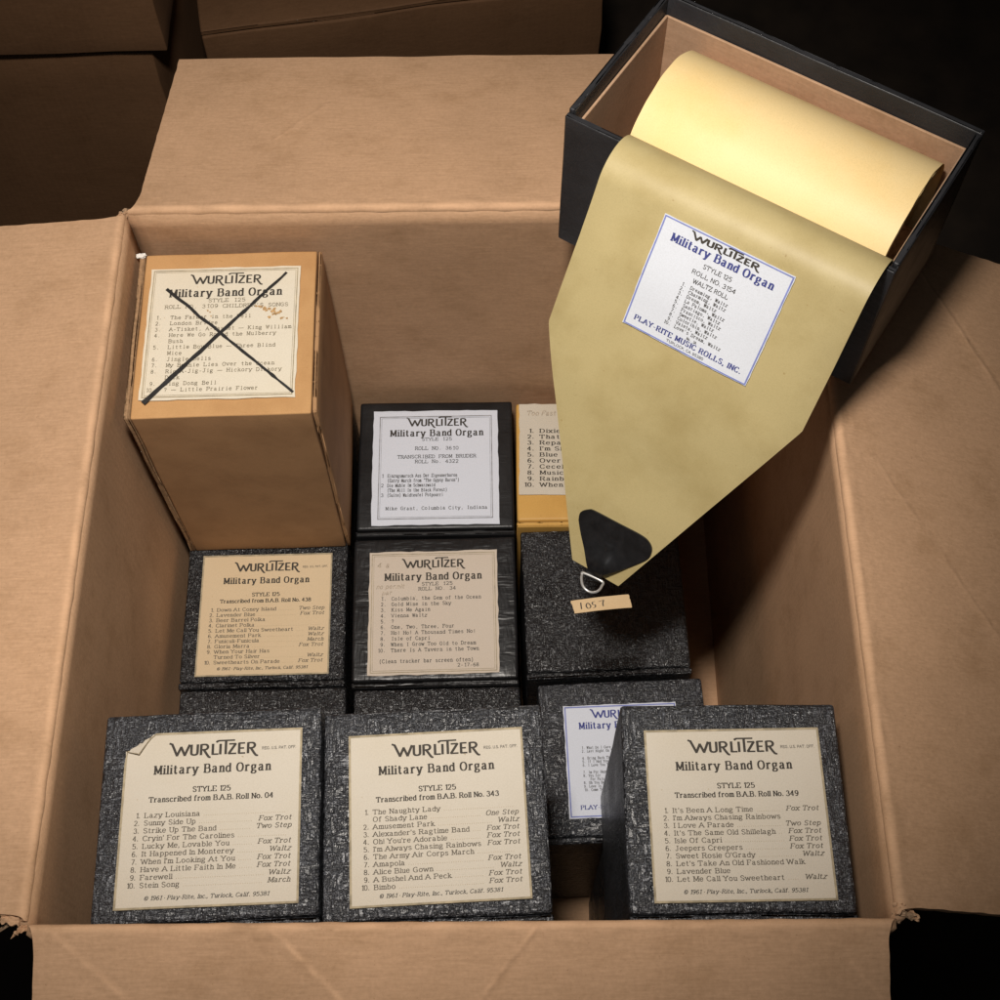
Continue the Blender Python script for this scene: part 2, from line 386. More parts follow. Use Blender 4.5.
class Print:
    """collects ink polygons in label coordinates: x to the right 0..1, y downwards 0..1"""

    def __init__(self):
        self.polys = []          # (pts, layer)
        self.n = 0

    def ribbon(self, pts, wfun, cap=0.0):
        self.n += 1
        pts = [p for i, p in enumerate(pts) if i == 0 or math.dist(p, pts[i - 1]) > 1e-7]
        if len(pts) < 2:
            return
        L, R = [], []
        for i, p in enumerate(pts):
            a = pts[max(i - 1, 0)]
            b = pts[min(i + 1, len(pts) - 1)]
            dx, dy = b[0] - a[0], b[1] - a[1]
            q = math.hypot(dx, dy)
            if q < 1e-9:
                dx, dy, q = 1, 0, 1
            dx, dy = dx / q, dy / q
            w = wfun(dx, dy) / 2
            e = cap if i == len(pts) - 1 else (-cap if i == 0 else 0)
            L.append((p[0] - dy * w + dx * e, p[1] + dx * w + dy * e))
            R.append((p[0] + dy * w + dx * e, p[1] - dx * w + dy * e))
        for i in range(len(pts) - 1):
            self.polys.append(([L[i], L[i + 1], R[i + 1], R[i]], self.n))

    def text(self, s, x, y, cap, style='serif', align='l', width=None, ratio=1.0, track=None):
        """x,y = baseline point, cap = capital height, width = force this set width"""
        base = style.split('-')[0]
        it = 'it' in style
        bold = 'bold' in style
        k = cap / 7.0
        mono = base == 'type'
        if track is None:
            track = 0 if mono or base == 'sans' else (0.8 if bold and cap > 0.04 else 0.2)
        adv = []
        cx = 0.0
        for ch in s:
            if ch == ' ':
                adv.append(cx)
                cx += 6.0 if mono else 3.0 + (track or 0)
                continue
            w = GW.get(ch, 4) + .0
            if mono:
                adv.append(cx + (6.0 - min(w, 5)) / 2 - .3)
                cx += 6.0 if ch != '—' else 9
            else:
                adv.append(cx)
                cx += w + (1.15 if base == 'serif' else 1.3) + track
        tot = max(cx - (0.6 if not mono else 0), 0.1)
        kx = k * ratio
        if width:
            kx = width / tot
        x0 = x - (tot * kx if align == 'r' else tot * kx / 2 if align == 'c' else 0)
        if base == 'serif':
            tk, tn = (1.50, 0.55) if bold else (1.2, 0.55)
        elif mono:
            tk, tn = (1.05, 0.85)
        else:
            tk, tn = (0.95, 0.9)
        tk *= k
        tn *= k
        wf = lambda dx, dy: tn + (tk - tn) * abs(dy)
        sl = 0.24 if it else 0.0
        for ch, ax in zip(s, adv):
            if ch == ' ':
                continue
            if ch not in GP:
                continue
            sq = min(1.0, 5.0 / GW[ch]) if mono and ch != '—' else 1.0
            jy = random.uniform(-.25, .25) * k if mono else 0.0

            def T(p):
                return (x0 + (ax + p[0] * sq + sl * p[1]) * kx, y - p[1] * k + jy)
            for pts, sm in GP[ch]:
                q = [T(p) for p in pts]
                self.ribbon(q, wf, 0.0 if sm else tn * 0.3)
                if base in ('serif', 'type') and not sm and len(pts) == 2 and ch not in '.,\'"-—!?·()' and cap > 0.012:
                    (ax_, ay), (bx, by) = pts
                    if abs(by - ay) > 2.5:
                        for (px, py) in pts:
                            if py in (0.0, 7.0, 5.0, -2.0):
                                if ch in 'ftJ' and py != 0.0:
                                    continue
                                if ch in 'dau' and py == 0.0:
                                    h0, h1 = 0, 1.1
                                elif ch in 'bdhiklmnprjuq' and py in (5.0, 7.0):
                                    h0, h1 = 1.1, 0.0
                                elif ch in 'VvWw' and py == 0.0:
                                    continue
                                elif ch in 'MN' and abs(bx - ax_) > 1:
                                    continue
                                elif ch == 'N' and py == 0.0 and px > 3:
                                    continue
                                elif ch in '47':
                                    if py != 0.0 or ch == '7':
                                        continue
                                    h0, h1 = 0.9, 0.9
                                elif ch in 'A' and py == 7.0:
                                    continue
                                elif ch in 'EFLZTzK5' and abs(bx - ax_) < .6 and abs(by - ay) < 3:
                                    continue
                                else:
                                    h0, h1 = 1.35, 1.35
                                yy = py + (0.25 if py in (0.0, -2.0) else -0.25)
                                self.ribbon([T((px - h0, yy)), T((px + h1, yy))], lambda dx, dy: tn * (1.25 if base == 'serif' else 0.95))
        return tot * kx

    def logo(self, x, y, w, weight=0.17, tall=0.84):
        k = w / 9.9
        for pts, sm in LP:
            self.ribbon([(x + p[0] * k, y - p[1] * k * tall) for p in pts], lambda dx, dy: k * (weight * 0.75 + weight * 0.5 * abs(dy)) * 1.15, k * 0.05 if not sm else 0)

    def frame(self, i, w):
        a, b = i, 1 - i
        self.n += 1
        for r in (((a, a), (b, a), (b, a + w), (a, a + w)), ((a, b - w), (b, b - w), (b, b), (a, b)), ((a, a + w), (a + w, a + w), (a + w, b - w), (a, b - w)), ((b - w, a + w), (b, a + w), (b, b - w), (b - w, b - w))):
            # densify so that curved labels follow their sheet
            (x0, y0), (x1, y1) = r[0], r[2]
            nx, ny = max(1, int((x1 - x0) / .08)), max(1, int((y1 - y0) / .08))
            for ix in range(nx):
                for iy in range(ny):
                    u0, u1 = x0 + (x1 - x0) * ix / nx, x0 + (x1 - x0) * (ix + 1) / nx
                    v0, v1 = y0 + (y1 - y0) * iy / ny, y0 + (y1 - y0) * (iy + 1) / ny
                    self.polys.append(([(u0, v0), (u1, v0), (u1, v1), (u0, v1)], self.n))

    def dotted(self, x0, x1, y, step=0.011, r=0.0016):
        self.n += 1
        x = x0
        while x < x1:
            self.polys.append(([(x, y - r), (x + 2 * r, y - r), (x + 2 * r, y + r), (x, y + r)], self.n))
            x += step

    def mesh(self, fmap, lift=0.0022, bm=None):
        bm = bm or bmesh.new()
        for pts, n in self.polys:
            vs = [bm.verts.new(fmap(px, py, lift + 0.000012 * (n % 60))) for px, py in pts]
            f = bm.faces.new(vs)
            f.normal_update()
        bmesh.ops.recalc_face_normals(bm, faces=bm.faces[:])
        return bm


def flat_map(x0, y1, w, h, z, rot=0.0):
    """label rectangle: left x0, top edge y1 (away from the viewer), on the plane z"""
    cx, cy = x0 + w / 2, y1 - h / 2
    c, s = math.cos(rot), math.sin(rot)

    def f(u, v, lift=0.0):
        a, b = (u - .5) * w, (.5 - v) * h
        return Vector((cx + c * a - s * b, cy + s * a + c * b, z + lift))
    return f


def sheet(fmap, thick=0.006, n=14, seed=0, ragged=0.004):
    """a thin paper label with slightly uneven edges"""
    bm = bmesh.new()
    rnd = random.Random(seed)
    top, bot = {}, {}
    for i in range(n + 1):
        for j in range(n + 1):
            u, v = i / n, j / n
            du = rnd.uniform(-ragged, ragged) if i in (0, n) else 0
            dv = rnd.uniform(-ragged, ragged) if j in (0, n) else 0
            top[i, j] = bm.verts.new(fmap(u + du, v + dv, thick * 0.0))
            bot[i, j] = bm.verts.new(fmap(u + du, v + dv, -thick))
    for i in range(n):
        for j in range(n):
            bm.faces.new([top[i, j + 1], top[i + 1, j + 1], top[i + 1, j], top[i, j]])
            bm.faces.new([bot[i, j], bot[i + 1, j], bot[i + 1, j + 1], bot[i, j + 1]])
    for i in range(n):
        bm.faces.new([top[i, 0], top[i + 1, 0], bot[i + 1, 0], bot[i, 0]])
        bm.faces.new([bot[i, n], bot[i + 1, n], top[i + 1, n], top[i, n]])
        bm.faces.new([bot[0, i], bot[0, i + 1], top[0, i + 1], top[0, i]])
        bm.faces.new([top[n, i], top[n, i + 1], bot[n, i + 1], bot[n, i]])
    loose = [v for v in bm.verts if not v.link_faces]
    bmesh.ops.delete(bm, geom=loose, context='VERTS')
    return bm


# ------------------------------------------------------------------ setting: the dark floor
bm = bmesh.new()
bmesh.ops.create_grid(bm, x_segments=2, y_segments=2, size=60)
for v in bm.verts:
    v.co.z = -0.06
o = link('floor', bm, 'floor')
o['kind'] = 'structure'

# ------------------------------------------------------------------ the big open carton
X0, X1, Y0, Y1, RZ = -0.135, 3.535, 0.062, 3.785, 3.69      # rim
B = dict(x0=-0.13, x1=3.425, y0=-0.20, y1=3.80)             # bottom
FR = 0.032                                                  # radius of the fold at the rim
TH = 0.042
carton = thing('cardboard_carton', 'large open brown cardboard carton with its four flaps folded out, holding the roll boxes', 'carton', (0, 0, 0))


def wall(name, a, b, a0, b0, nrm, mat):
    """inside face from bottom edge a0-b0 to rim edge a-b, thickened outwards along nrm"""
    bm = bmesh.new()
    nu, nv = 40, 30
    grid = {}
    for s in (0, 1):
        for i in range(nu + 1):
            for j in range(nv + 1):
                t, h = i / nu, j / nv
                lo = Vector((*a0, -0.03)).lerp(Vector((*b0, -0.03)), t)
                hi = Vector((*a, RZ - FR)).lerp(Vector((*b, RZ - FR)), t)
                p = lo.lerp(hi, h)
                bow = 0.035 * math.sin(math.pi * t) * math.sin(math.pi * h) + 0.012 * noise.noise(p * 1.7)* math.sin(math.pi * h)
                p = p + Vector((*nrm, 0)) * (bow + s * TH)
                grid[s, i, j] = bm.verts.new(p)
    for i in range(nu):
        for j in range(nv):
            bm.faces.new([grid[0, i, j], grid[0, i + 1, j], grid[0, i + 1, j + 1], grid[0, i, j + 1]])
            bm.faces.new([grid[1, i, j + 1], grid[1, i + 1, j + 1], grid[1, i + 1, j], grid[1, i, j]])
    for i in range(nu):
        bm.faces.new([grid[0, i, nv], grid[0, i + 1, nv], grid[1, i + 1, nv], grid[1, i, nv]])
    for j in range(nv):
        bm.faces.new([grid[0, 0, j], grid[0, 0, j + 1], grid[1, 0, j + 1], grid[1, 0, j]])
        bm.faces.new([grid[1, nu, j], grid[1, nu, j + 1], grid[0, nu, j + 1], grid[0, nu, j]])
    bmesh.ops.recalc_face_normals(bm, faces=bm.faces[:])
    return link(name, bm, mat, carton, True)


def flap(name, a, b, nrm, length, slope, mat, inset_a, inset_b, flare_a=0.0, flare_b=0.0, creases=(), curl=0.0, seed=0, far_wave=0.006):
    """flap hinged on rim a-b (inside line), folding outwards over nrm; slope in degrees below level"""
    A, Bv, N = Vector((*a, 0)), Vector((*b, 0)), Vector((*nrm, 0))
    Lh = (Bv - A).length
    D = (Bv - A) / Lh
    sl = math.radians(slope)
    # profile: list of (out, z, nout, nz, t)
    prof = []
    turn = math.pi / 2 + sl
    m = 10
    for k in range(m + 1):
        th = turn * k / m
        prof.append((FR - FR * math.cos(th), RZ - FR + FR * math.sin(th), -math.cos(th), math.sin(th), FR * th))
    o0, z0, _, _, t0 = prof[-1]
    nl = 190 if creases else 90
    for k in range(1, nl + 1):
        # dense near the fold
        d = length * (k / nl) ** 1.15
        ang = sl + curl * d
        prof.append((o0 + d * math.cos(ang), z0 - d * math.sin(ang), math.sin(ang), math.cos(ang), t0 + d))
    nu = 330 if creases else 150
    bm = bmesh.new()
    wl = bm.verts.layers.float.new('wear_glint')
    g = {}

    def inset(base, flare, t):
        if base < 0:                      # slot that is not cut through: the board reaches further there
            q = max(0.0, min(1.0, (t - 0.72) / 0.16))
            return 0.012 + base * (1 - math.sqrt(max(0.0, 1 - (1 - q) ** 2))) * min(1, t / 0.1)
        if t <= FR * 0.9:
            return 0.012
        d = t - FR * 0.9
        return 0.012 + base * min(1, math.sqrt(max(0.0, 1 - max(0, 1 - d / 0.13) ** 2))) + flare * d

    for s in (0, 1):
        for j, (o_, z_, no, nz, t) in enumerate(prof):
            ia, ib = inset(inset_a, flare_a, t), inset(inset_b, flare_b, t)
            ia += 0.004 * noise.noise(Vector((t * 14, seed, 0)))
            ib += 0.004 * noise.noise(Vector((t * 14, seed, 9)))
            for i in range(nu + 1):
                u = ia + (Lh - ia - ib) * i / nu
                far = far_wave * noise.noise(Vector((u * 3, seed + 5, 0))) if j == len(prof) - 1 else 0
                p = A + D * u + N * (o_ + far) + Vector((0, 0, z_))
                nn = N * no + Vector((0, 0, nz))
                h = 0.010 * noise.noise(Vector((u * 1.3, t * 1.3, seed))) * min(1, t / 0.3)
                # crushed fold line: tiny unevenness along the ridge
                h += 0.004 * noise.noise(Vector((u * 9, t * 20, seed + 2))) * math.exp(-((t - FR) / 0.1) ** 2)
                wear_glint = 0.45 * math.exp(-((t - FR * 1.1) / 0.022) ** 2) * max(0, min(1, .6 + 1.2 * noise.noise(Vector((u * 6, seed, 1)))))  # pale line along the fold: scuffs and painted highlight of the ridge
                for (cu0, ct0, cu1, ct1, amp, wd) in creases:
                    px, py = u - cu0, t - ct0
                    dx, dy = cu1 - cu0, ct1 - ct0
                    q = max(0, min(1, (px * dx + py * dy) / (dx * dx + dy * dy)))
                    wob = (0.030 * noise.noise(Vector((q * 3.5, seed, cu0))) + 0.010 * noise.noise(Vector((q * 15, seed, cu0)))) * math.hypot(dx, dy)
                    dist = math.hypot(px - q * dx + wob, py - q * dy)
                    side = 1 if dx * py - dy * px > 0 else -1
                    h += 0.7 * amp * math.exp(-(dist / wd) ** 2) - side * amp * 0.3 * math.exp(-((dist - wd * 1.6) / (wd * 1.2)) ** 2)
                    wear_glint = max(wear_glint, min(.6, amp * 120) * math.exp(-(dist / (wd * .8)) ** 2) * max(0, min(1, .65 + 1.1 * noise.noise(Vector((q * 9, seed, cu0 + 3))))))  # same for creases: scuffs together with painted light on the ridge
                p = p + nn * (h - s * TH)
                g[s, i, j] = bm.verts.new(p)
                g[s, i, j][wl] = wear_glint if s == 0 else 0.0
    J = len(prof) - 1
    for i in range(nu):
        for j in range(J):
            bm.faces.new([g[0, i, j], g[0, i + 1, j], g[0, i + 1, j + 1], g[0, i, j + 1]])
            bm.faces.new([g[1, i, j + 1], g[1, i + 1, j + 1], g[1, i + 1, j], g[1, i, j]])
        bm.faces.new([g[0, i, J], g[0, i + 1, J], g[1, i + 1, J], g[1, i, J]])
    for j in range(J):
        bm.faces.new([g[0, 0, j], g[0, 0, j + 1], g[1, 0, j + 1], g[1, 0, j]])
        bm.faces.new([g[1, nu, j], g[1, nu, j + 1], g[0, nu, j + 1], g[0, nu, j]])
    bmesh.ops.recalc_face_normals(bm, faces=bm.faces[:])
    ob = link(name, bm, mat, carton, True)
    for p in ob.data.polygons:
        pass
    md = ob.modifiers.new('edges', 'EDGE_SPLIT')
    md.split_angle = math.radians(50)
    return ob


# walls (inside faces) and floor
wall('wall', (X0, Y1), (X1, Y1), (B['x0'], B['y1']), (B['x1'], B['y1']), (0, 1), 'card_x')
wall('wall', (X1, Y0), (X0, Y0), (B['x1'], B['y0']), (B['x0'], B['y0']), (0, -1), 'card_x')
wall('wall', (X0, Y0), (X0, Y1), (B['x0'], B['y0']), (B['x0'], B['y1']), (-1, 0), 'card_y')
wall('wall', (X1, Y1), (X1, Y0), (B['x1'], B['y1']), (B['x1'], B['y0']), (1, 0), 'card_y')
bm = box_bm(B['x0'], B['x1'], B['y0'], B['y1'], -0.05, 0.0, 0)
link('bottom_panel', bm, 'card_floor', carton)
FL = 1.37
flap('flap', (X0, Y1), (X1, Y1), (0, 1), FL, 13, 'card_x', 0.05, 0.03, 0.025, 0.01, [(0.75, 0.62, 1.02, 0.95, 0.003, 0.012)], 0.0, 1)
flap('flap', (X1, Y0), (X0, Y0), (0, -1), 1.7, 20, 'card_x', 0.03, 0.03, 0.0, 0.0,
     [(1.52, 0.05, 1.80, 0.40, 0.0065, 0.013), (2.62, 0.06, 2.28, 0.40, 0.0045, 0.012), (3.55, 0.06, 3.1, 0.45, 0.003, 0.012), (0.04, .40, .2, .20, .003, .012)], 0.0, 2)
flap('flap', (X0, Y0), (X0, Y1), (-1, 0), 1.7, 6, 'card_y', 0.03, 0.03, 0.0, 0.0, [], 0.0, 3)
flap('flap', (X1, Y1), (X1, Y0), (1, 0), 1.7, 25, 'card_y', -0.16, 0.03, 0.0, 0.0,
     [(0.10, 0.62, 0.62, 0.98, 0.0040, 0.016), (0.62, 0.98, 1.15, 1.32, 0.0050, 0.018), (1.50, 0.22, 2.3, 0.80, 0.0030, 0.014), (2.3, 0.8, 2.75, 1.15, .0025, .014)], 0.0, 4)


# torn board scraps at the corners of the rim
def scrap(pos, size, seed, turn):
    """a few curled tongues of torn liner paper"""
    rnd = random.Random(seed)
    for k in range(4):
        bm = bmesh.new()
        R_ = Matrix.Rotation(turn + rnd.uniform(-.7, .7), 3, 'Z')
        w_, l_ = size * rnd.uniform(.5, 1.0), size * rnd.uniform(.8, 1.5)
        off = Vector((rnd.uniform(-.5, .5), rnd.uniform(-.5, .5), -.012 * k)) * 1.0
        off.x *= size
        off.y *= size
        cv = rnd.uniform(-1.6, 1.6)
        n = 10
        g = {}
        for i in range(n + 1):
            for j in range(n + 1):
                u, v = i / n - .5, j / n
                ww = w_ * (1 - .55 * v + .5 * noise.noise(Vector((v * 4, seed, k + (9 if u > 0 else 0)))))
                ll = l_ * (v + .16 * noise.noise(Vector((u * 6, seed + 3, k))) * v)
                x = ll if abs(cv) < .1 else math.sin(cv * v) / cv * l_ + ll - l_ * v
                z = 0 if abs(cv) < .1 else (1 - math.cos(cv * v)) / cv * l_ * .7
                p = Vector((x, u * ww, z + .25 * size * noise.noise(Vector((u * 3, v * 3, seed + k)))))
                g[i, j] = bm.verts.new(Vector(pos) + off + R_ @ p)
        for i in range(n):
            for j in range(n):
                bm.faces.new([g[i, j], g[i + 1, j], g[i + 1, j + 1], g[i, j + 1]])
        bmesh.ops.recalc_face_normals(bm, faces=bm.faces[:])
        bmesh.ops.solidify(bm, geom=bm.faces[:], thickness=0.008)
        link('torn_corner', bm, 'torn' if k % 2 else 'card_x', carton)


scrap((X0 - 0.02, Y0 + 0.02, RZ - 0.02), 0.062, 1, 3.6)
scrap((X1 + 0.02, Y0 + 0.02, RZ - 0.02), 0.055, 2, -0.6)
scrap((X0 + 0.0, Y1 - 0.0, RZ - 0.02), 0.03, 3, 2.4)

# ------------------------------------------------------------------ roll boxes
H = 1.698
GB = 'music roll boxes in the carton'


def roll_box(label, x, y, z, rz, mat, w=1.0, d=1.0, h=H, seam='front', edge=None, seed=1, bev=0.020, name='roll_box'):
    t = thing(name, label, 'roll box', (x, y, z), rz, GB)
    e = 0.038
    if seam == 'front':
        bm = box_bm(-w / 2, w / 2, -d / 2 + e + .004, d / 2, 0, h, bev, 3, None, 10, 0.005, seed)
        link('body', bm, mat, t, True)
        bm = box_bm(-w / 2 - .004, w / 2 + .004, -d / 2, -d / 2 + e, 0.012, h - 0.004, 0.014, 3, None, 6, 0.006, seed)
        link('lid_panel', bm, mat, t, True)
    elif seam == 'sides':
        bm = box_bm(-w / 2 + e, w / 2 - e * .75, -d / 2, d / 2, 0, h, 0.012, 3, None, 10, 0.006, seed)
        bm.normal_update()
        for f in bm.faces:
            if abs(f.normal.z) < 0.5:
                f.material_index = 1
        link('body', bm, [mat, 'tall_shaded'], t, True)
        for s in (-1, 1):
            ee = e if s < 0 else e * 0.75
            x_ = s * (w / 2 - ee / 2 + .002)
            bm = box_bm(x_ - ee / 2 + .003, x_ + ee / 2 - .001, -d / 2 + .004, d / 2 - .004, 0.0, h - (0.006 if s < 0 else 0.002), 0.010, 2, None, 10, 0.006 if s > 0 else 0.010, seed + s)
            link('side_panel', bm, 'edge_brown' if s < 0 else 'tall_shaded', t, True)
    return t


def put_label(t, mat, fm, prints, seed=1, n=16, lname='label'):
    """paper label (part) with its printing (sub-parts, one mesh per ink)"""
    lab = link(lname, sheet(fm, 0.006, n, seed, 0.004 if n < 20 else 0.002), mat, t)
    for (nm, ink, pr) in prints:
        link(nm, pr.mesh(fm), ink, lab)
    return lab


HT = H + 0.009


def bab_label(no, rows, tags, lines=None):
    """printed song list: rows = (number, title), tags = {row: dance}"""
    k, d, fr, sm = Print(), Print(), Print(), Print()
    fr.frame(-0.004, 0.012)
    k.logo(0.255, 0.135, 0.505, 0.20)
    sm.text('REG. U.S. PAT. OFF.', 0.775, 0.118, 0.016, 'sans', 'l', 0.195)
    k.text('Military Band Organ', 0.5, 0.242, 0.050, 'serif-bold', 'c', 0.665)
    k.text('STYLE 125', 0.5, 0.352, 0.030, 'serif-bold', 'c', 0.215)
    k.text('Transcribed from B.A.B. Roll No. ' + no, 0.5, 0.404, 0.030, 'serif-bold', 'c', 0.70)
    ls = Print()
    y0, dy = 0.492, 0.0437
    if len(rows) == 11:
        y0, dy = 0.474, 0.0432
    for i, (n, s) in enumerate(rows):
        y = y0 + dy * i
        if n:
            ls.text(n + '.', 0.105, y, 0.0275, 'serif', 'r', None, 0.95)
        w = ls.text(s, 0.130, y, 0.0275, 'serif', 'l', None, 1.12)
        tw = 0
        if i in tags:
            tw = ls.text(tags[i], 0.955, y - 0.002, 0.0275, 'serif-it', 'r', None, 1.10)
        if i in tags or i % 3 == 0:
            d.dotted(0.15 + w, 0.955 - tw - 0.03, y - 0.002, 0.0125, 0.0017)
    k2 = sm
    k2.text('© 1961 · Play-Rite, Inc., Turlock, Calif. 95381', 0.5, 0.955, 0.022, 'serif-it', 'c', 0.68)
    return [('frame_print', 'frame_ink', fr), ('printing', 'ink', k), ('song_list', 'list_ink', ls), ('small_print', 'type_ink', sm), ('dotted_leader', 'dots', d)]


R94 = [('1', 'Lazy Louisiana'), ('2', 'Sunny Side Up'), ('3', 'Strike Up The Band'), ('4', "Cryin' For The Carolines"), ('5', 'Lucky Me, Lovable You'), ('6', 'It Happened In Monterey'), ('7', "When I'm Looking At You"), ('8', 'Have A Little Faith In Me'), ('9', 'Farewell'), ('10', 'Stein Song')]
T94 = {1: 'Fox Trot', 2: 'Two Step', 4: 'Fox Trot', 5: 'Waltz', 6: 'Fox Trot', 7: 'Fox Trot', 8: 'Waltz', 9: 'March'}
R343 = [('1', 'The Naughty Lady'), ('', 'Of Shady Lane'), ('2', 'Amusement Park'), ('3', "Alexander's Ragtime Band"), ('4', "Oh! You're Adorable"), ('5', "I'm Always Chasing Rainbows"), ('6', 'The Army Air Corps March'), ('7', 'Amapola'), ('8', 'Alice Blue Gown'), ('9', 'A Bushel And A Peck'), ('10', 'Bimbo')]
T343 = {1: 'One Step', 2: 'Waltz', 3: 'Fox Trot', 4: 'Fox Trot', 5: 'Fox Trot', 7: 'Fox Trot', 8: 'Waltz', 9: 'Fox Trot', 10: 'Fox Trot'}
R349 = [('1', "It's Been A Long Time"), ('2', "I'm Always Chasing Rainbows"), ('3', 'I Love A Parade'), ('4', "It's The Same Old Shillelagh"), ('5', 'Isle Of Capri'), ('6', 'Jeepers Creepers'), ('7', "Sweet Rosie O'Grady"), ('8', "Let's Take An Old Fashioned Walk"), ('9', 'Lavender Blue'), ('10', 'Let Me Call You Sweetheart')]
T349 = {0: 'Fox Trot', 2: 'Two Step', 3: 'Fox Trot', 4: 'Fox Trot', 5: 'Fox Trot', 6: 'Waltz', 9: 'Waltz'}
R438 = [('1', 'Down At Coney Island'), ('2', 'Lavender Blue'), ('3', 'Beer Barrel Polka'), ('4', 'Clarinet Polka'), ('5', 'Let Me Call You Sweetheart'), ('6', 'Amusement Park'), ('7', 'Funiculi-Funicula'), ('8', 'Gloria Marra'), ('9', 'When Your Hair Has'), ('', 'Turned To Silver'), ('10', 'Sweethearts On Parade')]
T438 = {0: 'Two Step', 1: 'Fox Trot', 4: 'Waltz', 5: 'Waltz', 6: 'March', 7: 'Fox Trot', 9: 'Waltz', 10: 'Fox Trot'}

# front row, upper layer
b = roll_box('textured black roll box at the front left with cream label, its corner peeling', 0.539, 0.576, H, 0.038, 'cloth', 1.011, 1.0, seed=1)
f94 = flat_map(-0.400, 0.398, 0.815, 0.797, HT, -0.004)


def f94_fold(u, v, lift=0.0):
    """the upper left corner of this label has come loose and is folded back over"""
    A_, B_ = 0.150, 0.100
    q = 1 - u / A_ - v / B_
    if q <= 0:
        return f94(u, v, lift)
    n2 = 1 / A_ ** 2 + 1 / B_ ** 2
    du, dv = q / A_ / n2, q / B_ / n2            # mirror across the fold line
    return f94(u + 1.75 * du, v + 1.75 * dv, 0.006 + 0.016 * min(q, 1) - lift * 0.4)


put_label(b, 'cream', f94_fold, bab_label('04', R94, T94), 1, n=40)

b = roll_box('textured black roll box in the middle of the front row, label starting with Naughty Lady', 1.571, 0.579, H, 0.038, 'cloth', 1.02, 1.0, seed=2)
put_label(b, 'cream', flat_map(-0.388, 0.384, 0.804, 0.780, HT, 0.010), bab_label('343', R343, T343), 2)
b = roll_box('textured black roll box at the front right standing apart, cream label listing a Parade song', 2.941, 0.590, H, 0.0, 'cloth', 1.007, 1.0, seed=3)
put_label(b, 'cream', flat_map(-0.394, 0.374, 0.807, 0.782, HT, 0.010), bab_label('349', R349, T349), 3)

# second row
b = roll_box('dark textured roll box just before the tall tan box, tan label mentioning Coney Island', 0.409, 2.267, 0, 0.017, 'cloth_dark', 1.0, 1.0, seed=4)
put_label(b, 'tan_label', flat_map(-0.401, 0.366, 0.805, 0.793, HT, 0.0), bab_label('438', R438, T438), 4)

b = roll_box('leathery black roll box in the middle of the carton with a beige typewritten label', 1.459, 2.252, 0, 0.018, 'leather', 1.012, 0.983, seed=5)
k, ty, fr, pe = Print(), Print(), Print(), Print()
fr.frame(0.018, 0.006)
fr.frame(0.034, 0.003)
k.logo(0.265, 0.135, 0.49, 0.20)
k.text('Military Band Organ', 0.5, 0.240, 0.058, 'serif-bold', 'c', 0.76)
random.seed(5)
ty.text('STYLE 125', 0.53, 0.285, 0.026, 'type', 'c', 0.245)
ty.text('ROLL NO. 34', 0.53, 0.325, 0.026, 'type', 'c', 0.295)
for i, s in enumerate(['Columbia, the Gem of the Ocean', 'Gold Mine in the Sky', 'Kiss Me Again', 'Vienna Waltz', '?', 'One, Two, Three, Four', 'Ho! Ho! A Thousand Times No!', 'Isle of Capri', 'When I Grow Too Old to Dream', 'There Is A Tavern in the Town']):
    y = 0.402 + 0.0462 * i
    ty.text('%d.' % (i + 1), 0.135, y, 0.027, 'type', 'r', None, 0.9)
    ty.text(s, 0.175, y, 0.027, 'type', 'l', 0.0232 * len(s))
ty.text('(Clean tracker bar screen often)', 0.085, 0.905, 0.028, 'type', 'l', 0.72)
ty.text('2-17-68', 0.68, 0.945, 0.026, 'type', 'l', 0.165)
pe.text('4/a', 0.06, 0.13, 0.04, 'sans-it')
pe.text('no permit', 0.055, 0.305, 0.034, 'sans-it', 'l', 0.22)
pe.text('par', 0.10, 0.355, 0.034, 'sans-it')
put_label(b, 'beige', flat_map(-0.408, 0.398, 0.800, 0.815, HT, 0.0), [('frame_print', 'frame_ink', fr), ('printing', 'ink', k), ('typing', 'type_ink', ty), ('pencil_note', 'pencil', pe)], 5)

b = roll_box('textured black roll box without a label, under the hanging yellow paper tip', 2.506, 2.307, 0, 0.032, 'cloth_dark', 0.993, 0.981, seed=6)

# back row
b = roll_box('smooth black roll box against the back wall with a bluish white label', 1.45, 3.253, 0, 0.009, 'satin', 1.007, 0.975, seed=7)
k, ty, fr = Print(), Print(), Print()
fr.frame(0.048, 0.008)
fr.frame(0.064, 0.003)
k.logo(0.275, 0.135, 0.49, 0.20)
k.text('Military Band Organ', 0.51, 0.228, 0.056, 'serif-bold', 'c', 0.75)
random.seed(7)
ty.text('STYLE 125', 0.51, 0.270, 0.026, 'type', 'c', 0.245)
ty.text('ROLL NO. 3610', 0.51, 0.352, 0.028, 'type', 'c', 0.35)
ty.text('TRANSCRIBED FROM BRUDER', 0.51, 0.425, 0.028, 'type', 'c', 0.63)
ty.text('ROLL No. 4322', 0.51, 0.468, 0.028, 'type', 'c', 0.35)
for i, (n, s) in enumerate([('1', 'Einzugsmarsch Aus Der Zigeunerbaron'), ('', '(Entry March from "The Gypsy Baron")'), ('2', 'Die Muhle Im Schwarzwald'), ('', '(The Mill In the Black Forest)'), ('3', '(Suite) Waldteufel Potpourri')]):
    y = 0.590 + 0.042 * i
    if n:
        ty.text(n, 0.07, y, 0.027, 'type')
    ty.text(s, 0.12, y, 0.027, 'type', 'l', 0.0158 * len(s))
ty.text('Mike Grant, Columbia City, Indiana', 0.51, 0.872, 0.027, 'type', 'c', 0.80)
put_label(b, 'greywhite', flat_map(-0.409, 0.413, 0.817, 0.832, HT, 0.0), [('frame_print', 'frame_grey', fr), ('printing', 'ink', k), ('typing', 'type_ink', ty)], 7)

